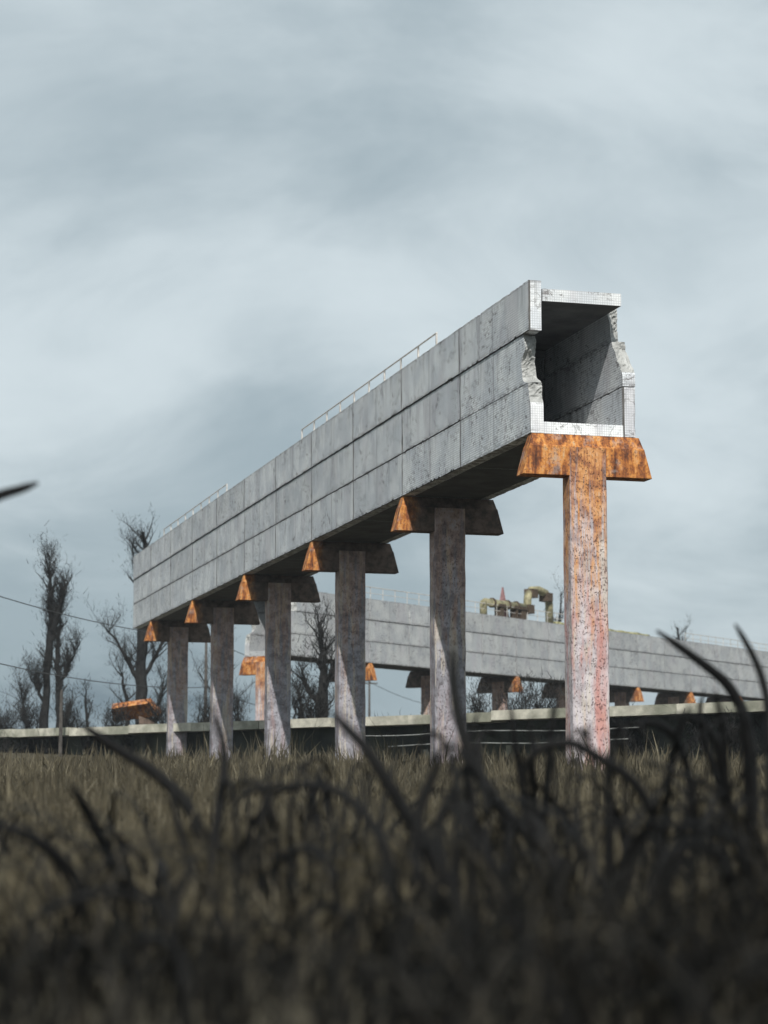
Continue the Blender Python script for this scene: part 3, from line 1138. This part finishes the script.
def deck_y(u):
    return 150.0 + (97.0 - 150.0) * (u + 90) / 950.0


scr = [(18, 746), (52, 747), (98, 744), (140, 742), (232, 741), (300, 738), (385, 735), (412, 737), (500, 735), (545, 733), (640, 731), (690, 727), (735, 728)]
for i, (u, v) in enumerate(scr):
    rnd = random.Random(160 + i)
    Yd = deck_y(u) - 2.0
    st = []
    for k in range(7):
        uu = u + rnd.uniform(-14, 14)
        st.append([(uu, 766, 0.06), (uu + rnd.uniform(-3, 3), (v + 764) / 2, 0.04), (uu + rnd.uniform(-7, 7), v + rnd.uniform(-5, 8), 0.015)])
    tree('shrub', 'low dark scrub in front of the walkway wall, %s from the left' % (ordn + ['thirteenth'])[i], Yd, st, 170 + i, 7, 0.6, 700, 0.10, 'low scrub along the walkway', lsp=0.3, cat='shrub')

# ------------------------------------------------------------------ dry field grass
NG = 150000
rg = np.random.default_rng(4)
u_ = rg.random(NG)
gy = 12.0 * (124.0 / 12.0) ** (u_ ** 0.78)
gx = (rg.random(NG) * 2 - 1) * (0.21 * gy + 2.0)
# clumping
cl = np.array([mnoise.noise(Vector((x * 0.35, y * 0.22, 1.7))) for x, y in zip(gx, gy)])
keep = rg.random(NG) < np.clip(0.65 + 0.9 * cl, 0.12, 1)
gx, gy, cl = gx[keep], gy[keep], cl[keep]
n = len(gx)
gzv = np.interp(gy, _HY, _HZ)
hh = (0.18 + 0.36 * rg.random(n)) * (1 + 0.7 * np.clip(cl, -0.6, 0.8))
tall = rg.random(n) < 0.05
hh[tall] *= 1.7
hh *= np.where((gy > 98) & (rg.random(n) < 0.35), 1.6, 1.0)
for i in range(6):                                                   # rank grass left standing round the pier feet
    q = A + RGT1 * (GW / 2 + 0.06) + DIR1 * (0.16 + i * SPAN1)
    near = ((gx - q.x) ** 2 + (gy - q.y + 1.2) ** 2) < 2.3 ** 2
    hh[near] *= 2.1
ww = (0.010 + 0.00022 * gy) * (0.7 + 0.7 * rg.random(n))
ang = rg.random(n) * 2 * np.pi
lean = rg.normal(0, 0.35, n) * hh
lx, ly = np.cos(ang) * lean, np.sin(ang) * lean
pa = rg.random(n) * np.pi
px_, py_ = np.cos(pa) * ww, np.sin(pa) * ww
V = np.zeros((n, 5, 3))
V[:, 0] = np.stack([gx - px_, gy - py_, gzv - 0.1], 1)
V[:, 1] = np.stack([gx + px_, gy + py_, gzv - 0.1], 1)
V[:, 2] = np.stack([gx - px_ * 0.8 + lx * 0.3, gy - py_ * 0.8 + ly * 0.3, gzv + hh * 0.55], 1)
V[:, 3] = np.stack([gx + px_ * 0.8 + lx * 0.3, gy + py_ * 0.8 + ly * 0.3, gzv + hh * 0.55], 1)
V[:, 4] = np.stack([gx + lx, gy + ly, gzv + hh], 1)
base = np.arange(n)[:, None] * 5
T = np.stack([base + [0, 1, 3], base + [0, 3, 2], base + [2, 3, 4]], 1).reshape(-1, 3)
tag(tri_mesh('field_grass', V.reshape(-1, 3), T, MT['grass']), 'dry olive field grass stretching to the piers', 'grass', kind='stuff')


# ------------------------------------------------------------------ foreground reeds
def smooth_path(pts, per=6):
    pts = [Vector(p) for p in pts]
    if len(pts) < 3:
        return pts
    q = [pts[0] * 2 - pts[1]] + pts + [pts[-1] * 2 - pts[-2]]
    out = []
    for i in range(1, len(q) - 2):
        for k in range(per):
            t = k / per
            a, b, c, d = q[i - 1], q[i], q[i + 1], q[i + 2]
            out.append(0.5 * ((2 * b) + (c - a) * t + (2 * a - 5 * b + 4 * c - d) * t * t + (3 * b - a - 3 * c + d) * t ** 3))
    out.append(q[-2])
    return out


def blade(m, path, w0, taper=0.45, blunt=0.5):
    """a folded leaf: three-sided cross section so it has thickness; path runs root to tip"""
    k = len(path)
    rad = []
    for i in range(k):
        t = i / (k - 1)
        r = w0 * (0.75 + 0.25 * min(1, t / 0.3)) if t < 0.5 else w0 * (1 - taper * ((t - 0.5) / 0.5) ** 2)
        if t > 0.93:
            r *= 1 - (1 - blunt) * (t - 0.93) / 0.07
        rad.append(r)
    m.tube(path, rad, 5)


# each plant: (label, depth, [blades]), a blade is pixels from tip to root then dropped to the ground
reeds = [
    ('dark arching reed leaf with blunt tip at far right, overlapping distant bridge', 17.0,
     [([(657, 631), (688, 653), (712, 671), (729, 687), (744, 716), (752, 767), (751, 830)], 0.038),
      ([(704, 690), (700, 715), (706, 745), (722, 790), (745, 840)], 0.022)]),
    ('slim curved reed leaf leaning in at the right frame edge', 16.0,
     [([(735, 624), (745, 641), (755, 660), (763, 682), (768, 710), (770, 780)], 0.026)]),
    ('thick dark reed leaf pointing in from the left frame edge in the sky', 14.0,
     [([(38, 483), (22, 489), (2, 495), (-20, 505), (-42, 525), (-60, 570), (-70, 660), (-74, 800)], 0.034)]),
    ('dark reed leaf climbing over the base of the second pier', 14.0,
     [([(453, 650), (454, 690), (462, 731), (480, 777), (504, 812), (545, 850), (582, 888)], 0.036),
      ([(497, 735), (485, 731), (478, 745), (482, 775), (500, 808)], 0.022)]),
    ('looping reed arch in front of the front pier base', 12.0,
     [([(531, 830), (523, 785), (534, 754), (567, 743), (602, 760), (633, 782), (653, 817), (660, 860)], 0.026),
      ([(575, 800), (578, 835), (590, 865), (606, 893)], 0.024),
      ([(640, 762), (660, 766), (690, 778), (715, 790), (735, 815)], 0.016)]),
    ('curved reed loop low at right below the arching leaf', 9.5,
     [([(650, 905), (655, 875), (672, 853), (697, 846), (722, 862), (733, 892), (736, 930)], 0.022),
      ([(610, 828), (640, 822), (675, 826), (710, 830), (740, 850)], 0.016)]),
    ('upright dark reed stem rising along the right frame edge', 12.0,
     [([(742, 705), (748, 760), (752, 830), (752, 900), (748, 960)], 0.034),
      ([(720, 735), (728, 790), (740, 850), (748, 920)], 0.022)]),
    ('long dark reed leaf bending left across the walkway at left', 14.0,
     [([(78, 722), (115, 748), (151, 771), (182, 800), (200, 836), (208, 890), (206, 950)], 0.036)]),
    ('upright reed leaf in front of the fifth pier', 13.0,
     [([(211, 706), (222, 740), (224, 770), (220, 800), (214, 847), (210, 900)], 0.028),
      ([(170, 790), (180, 830), (193, 880), (200, 930)], 0.02)]),
    ('wide reed arch bowing right below the third pier', 11.5,
     [([(229, 797), (265, 789), (310, 786), (340, 794), (366, 816), (386, 853), (398, 905), (402, 960)], 0.022)]),
    ('straight slanting reed leaf in front of the third pier base', 13.0,
     [([(331, 712), (348, 730), (365, 748), (385, 779), (402, 808), (425, 855), (438, 910)], 0.034)]),
    ('reed leaf curling in from the left edge at mid height', 10.5,
     [([(-10, 824), (15, 831), (40, 843), (60, 860), (78, 885), (85, 930), (86, 980)], 0.026)]),
    ('short blunt reed leaf standing at left in the grass', 12.0,
     [([(70, 784), (80, 800), (90, 818), (109, 857), (121, 895), (126, 940)], 0.030)]),
    ('drooping reed leaf low at left with its tip down', 8.5,
     [([(33, 922), (50, 910), (75, 901), (105, 893), (138, 898), (165, 912), (180, 950)], 0.016),
      ([(60, 1000), (62, 965), (75, 945), (100, 950), (112, 985)], 0.014)]),
    ('small rounded reed loop at bottom left', 8.0,
     [([(124, 985), (128, 955), (142, 941), (162, 940), (180, 958), (186, 1000)], 0.015)]),
    ('tall thin arched reed in the middle of the foreground', 10.5,
     [([(262, 905), (268, 875), (285, 855), (310, 850), (330, 870), (338, 915), (338, 980)], 0.018),
      ([(292, 960), (300, 925), (320, 905), (345, 915), (356, 960)], 0.016)]),
    ('bundle of slanting reed leaves below the second pier', 9.0,
     [([(400, 800), (425, 835), (450, 880), (468, 940), (474, 1000)], 0.020),
      ([(440, 790), (470, 830), (500, 875), (520, 935)], 0.018),
      ([(380, 860), (392, 900), (410, 950), (420, 1000)], 0.016)]),
]


def drop_to_ground(path, Y, rnd):
    """continue a blade from its last point down to the soil it grows from"""
    last = path[-1]
    prev = path[-2]
    d = last - prev
    sx = d.x / max(0.02, -d.z) if d.z < 0 else 0.0
    sx = max(-0.25, min(0.25, sx))
    g = gz(last.x, last.y) - 0.08
    out = []
    if last.z > g:
        for t in (0.4, 0.75, 1.0):
            z = last.z + (g - last.z) * t
            out.append(Vector((last.x + sx * (last.z - z) * (1 - 0.4 * t), last.y, z)))
    return path + out


reeds += [
    ('upright dark reed leaves clustered left of the front pier', 14.5,
     [([(556, 692), (552, 730), (548, 775), (545, 830)], 0.024), ([(510, 700), (514, 735), (522, 785), (530, 840)], 0.022), ([(530, 715), (533, 760), (536, 820)], 0.02),
      ([(478, 712), (470, 745), (468, 790), (474, 840)], 0.022)]),
    ('dark reed leaves crossing at right between front pier and frame edge', 13.5,
     [([(630, 728), (650, 722), (672, 735), (688, 770), (694, 830)], 0.024), ([(690, 705), (676, 740), (668, 790), (664, 850)], 0.022),
      ([(715, 690), (722, 725), (726, 780), (722, 850)], 0.024), ([(668, 718), (690, 716), (712, 735), (722, 780), (724, 840)], 0.02)]),
]
rnd = random.Random(88)
for (nm, u0, v0) in (('front', 590, 722), ('second', 448, 728), ('third', 345, 740), ('fourth', 270, 752)):
    bl = []
    for k in range(7):
        ub = u0 + (k - 3) * 11 + rnd.uniform(-6, 6)
        ut = ub + rnd.choice((-1, 1)) * rnd.uniform(4, 34)
        vt = v0 + rnd.uniform(0, 34)
        if rnd.random() < 0.5:                                       # bowed over
            bl.append(([(ut + (ut - ub) * 0.7, vt + rnd.uniform(18, 40)), (ut + (ut - ub) * 0.2, vt + 4), ((ut + ub) / 2, vt + 8), (ub, vt + 50), (ub, vt + 110)], rnd.uniform(0.010, 0.017)))
        else:
            bl.append(([(ut, vt), ((ut * 0.6 + ub * 0.4), vt + 28), (ub, vt + 70), (ub, vt + 120)], rnd.uniform(0.011, 0.019)))
    reeds.append(('dark reed clump screening the foot of the %s pier' % nm, 13.0 + rnd.uniform(-1, 1), bl))
for i, (lab, Y, bl) in enumerate(reeds):
    Y *= 1.2
    rnd = random.Random(300 + i)
    lx_ = P(bl[0][0][-1][0], bl[0][0][-1][1], Y)
    root = tag(empty('reed_plant', (lx_.x, lx_.y, gz(lx_.x, lx_.y))), lab, 'reed', 'dark reeds in the foreground')
    org = Vector(root.location)
    for j, (px, w) in enumerate(bl):
        yo = rnd.uniform(-0.25, 0.25) if j else 0.0
        kN = len(px)
        path = [P(u, v, Y + yo + 0.35 * math.sin(k / kN * 2.3 + i)) for k, (u, v) in enumerate(px)]
        path = drop_to_ground(path, Y, rnd)
        path = [p - org for p in smooth_path(path)][::-1]
        m = MB()
        blade(m, path, w * 1.55)
        m.build('leaf', MT['reed_hero'], root, True)


# uncountable undergrowth of bent, curling dead reed leaves
def thicket(N, seed, wide=False):
    rnd = random.Random(seed)
    Vs, Ts = [], []
    S = 14 if wide else 9
    for q in range(N):
        Y = (12.0 + 7.0 * rnd.random()) if wide else (7.5 + 5.0 * rnd.random() ** 0.8)
        x = (rnd.uniform(-1, 1) if rnd.random() < 0.8 else rnd.uniform(0, 1)) * (0.20 * Y + 0.7)
        g = gz(x, Y) - 0.05
        side_ = max(0.0, min(1.0, (x / (0.18 * Y) + 0.25)))
        h = rnd.uniform(0.36, 0.72) * (1.0 + 0.25 * side_ + 0.45 * mnoise.noise(Vector((x * 1.1, Y * 0.6, 2.0))))
        if Y > 9:
            h *= 1.0 + 0.03 * (Y - 9)
        if rnd.random() < 0.10:
            h *= 1.3
        w = rnd.uniform(0.008, 0.022)
        if wide:
            w = rnd.uniform(0.016, 0.034)
            h = rnd.uniform(0.75, 1.45) * (1.0 + 0.22 * side_)
        az = rnd.uniform(0, 2 * math.pi)
        el = math.radians(rnd.uniform(68, 90))
        curl = rnd.choice((1.0, 1.5, 1.9) if wide else (0.5, 1.0, 1.7, 2.6)) * rnd.uniform(0.6, 1.2)
        tw = rnd.uniform(-0.5, 0.5)
        p = np.array([x, Y, g])
        step = h * 1.25 / S
        pa_ = rnd.uniform(0, math.pi)
        sd = np.array([math.cos(pa_), math.sin(pa_), 0.0])
        b0 = len(Vs)
        for k in range(S + 1):
            t = k / S
            r = w * (1 - 0.75 * t ** 2.5)
            up = np.array([0, 0, 1.0]) * r * 0.5
            Vs.append(p - sd * r)
            Vs.append(p + up - np.array([math.sin(pa_), -math.cos(pa_), 0]) * r * 0.4)
            Vs.append(p + sd * r)
            e2 = el - curl * (t ** 1.6) * 1.9
            a2 = az + tw * t
            p = p + step * np.array([math.cos(e2) * math.cos(a2), math.cos(e2) * math.sin(a2), math.sin(e2)])
        for k in range(S):
            a, b = b0 + 3 * k, b0 + 3 * k + 3
            for s in (0, 1):
                Ts.append((a + s, a + s + 1, b + s + 1))
                Ts.append((a + s, b + s + 1, b + s))
    return np.array(Vs), np.array(Ts)


V, T = thicket(1100, 77)
tag(tri_mesh('reed_undergrowth', V, T, MT['reed']), 'dark tangled reed undergrowth filling the bottom foreground', 'undergrowth', kind='stuff')
V, T = thicket(210, 78, True)
tag(tri_mesh('arched_reeds', V, T, MT['reed_hero']), 'black arching reed leaves tangled across the middle foreground', 'reeds', kind='stuff')

# ------------------------------------------------------------------ haze
HAZE = 0.00016
if HAZE:
    M = bpy.data.materials.new('haze')
    M.use_nodes = True
    nt = M.node_tree
    nt.nodes.clear()
    o_ = nt.nodes.new('ShaderNodeOutputMaterial')
    v_ = nt.nodes.new('ShaderNodeVolumePrincipled')
    v_.inputs['Color'].default_value = (0.80, 0.88, 0.95, 1)
    v_.inputs['Density'].default_value = HAZE
    v_.inputs['Anisotropy'].default_value = 0.0
    nt.links.new(v_.outputs[0], o_.inputs['Volume'])
    hb = MB().box(-950, 950, -70, 1250, -3.5, 24).build('haze', [M])
    tag(hb, 'thin pale blue haze over the whole field', 'haze', kind='stuff')
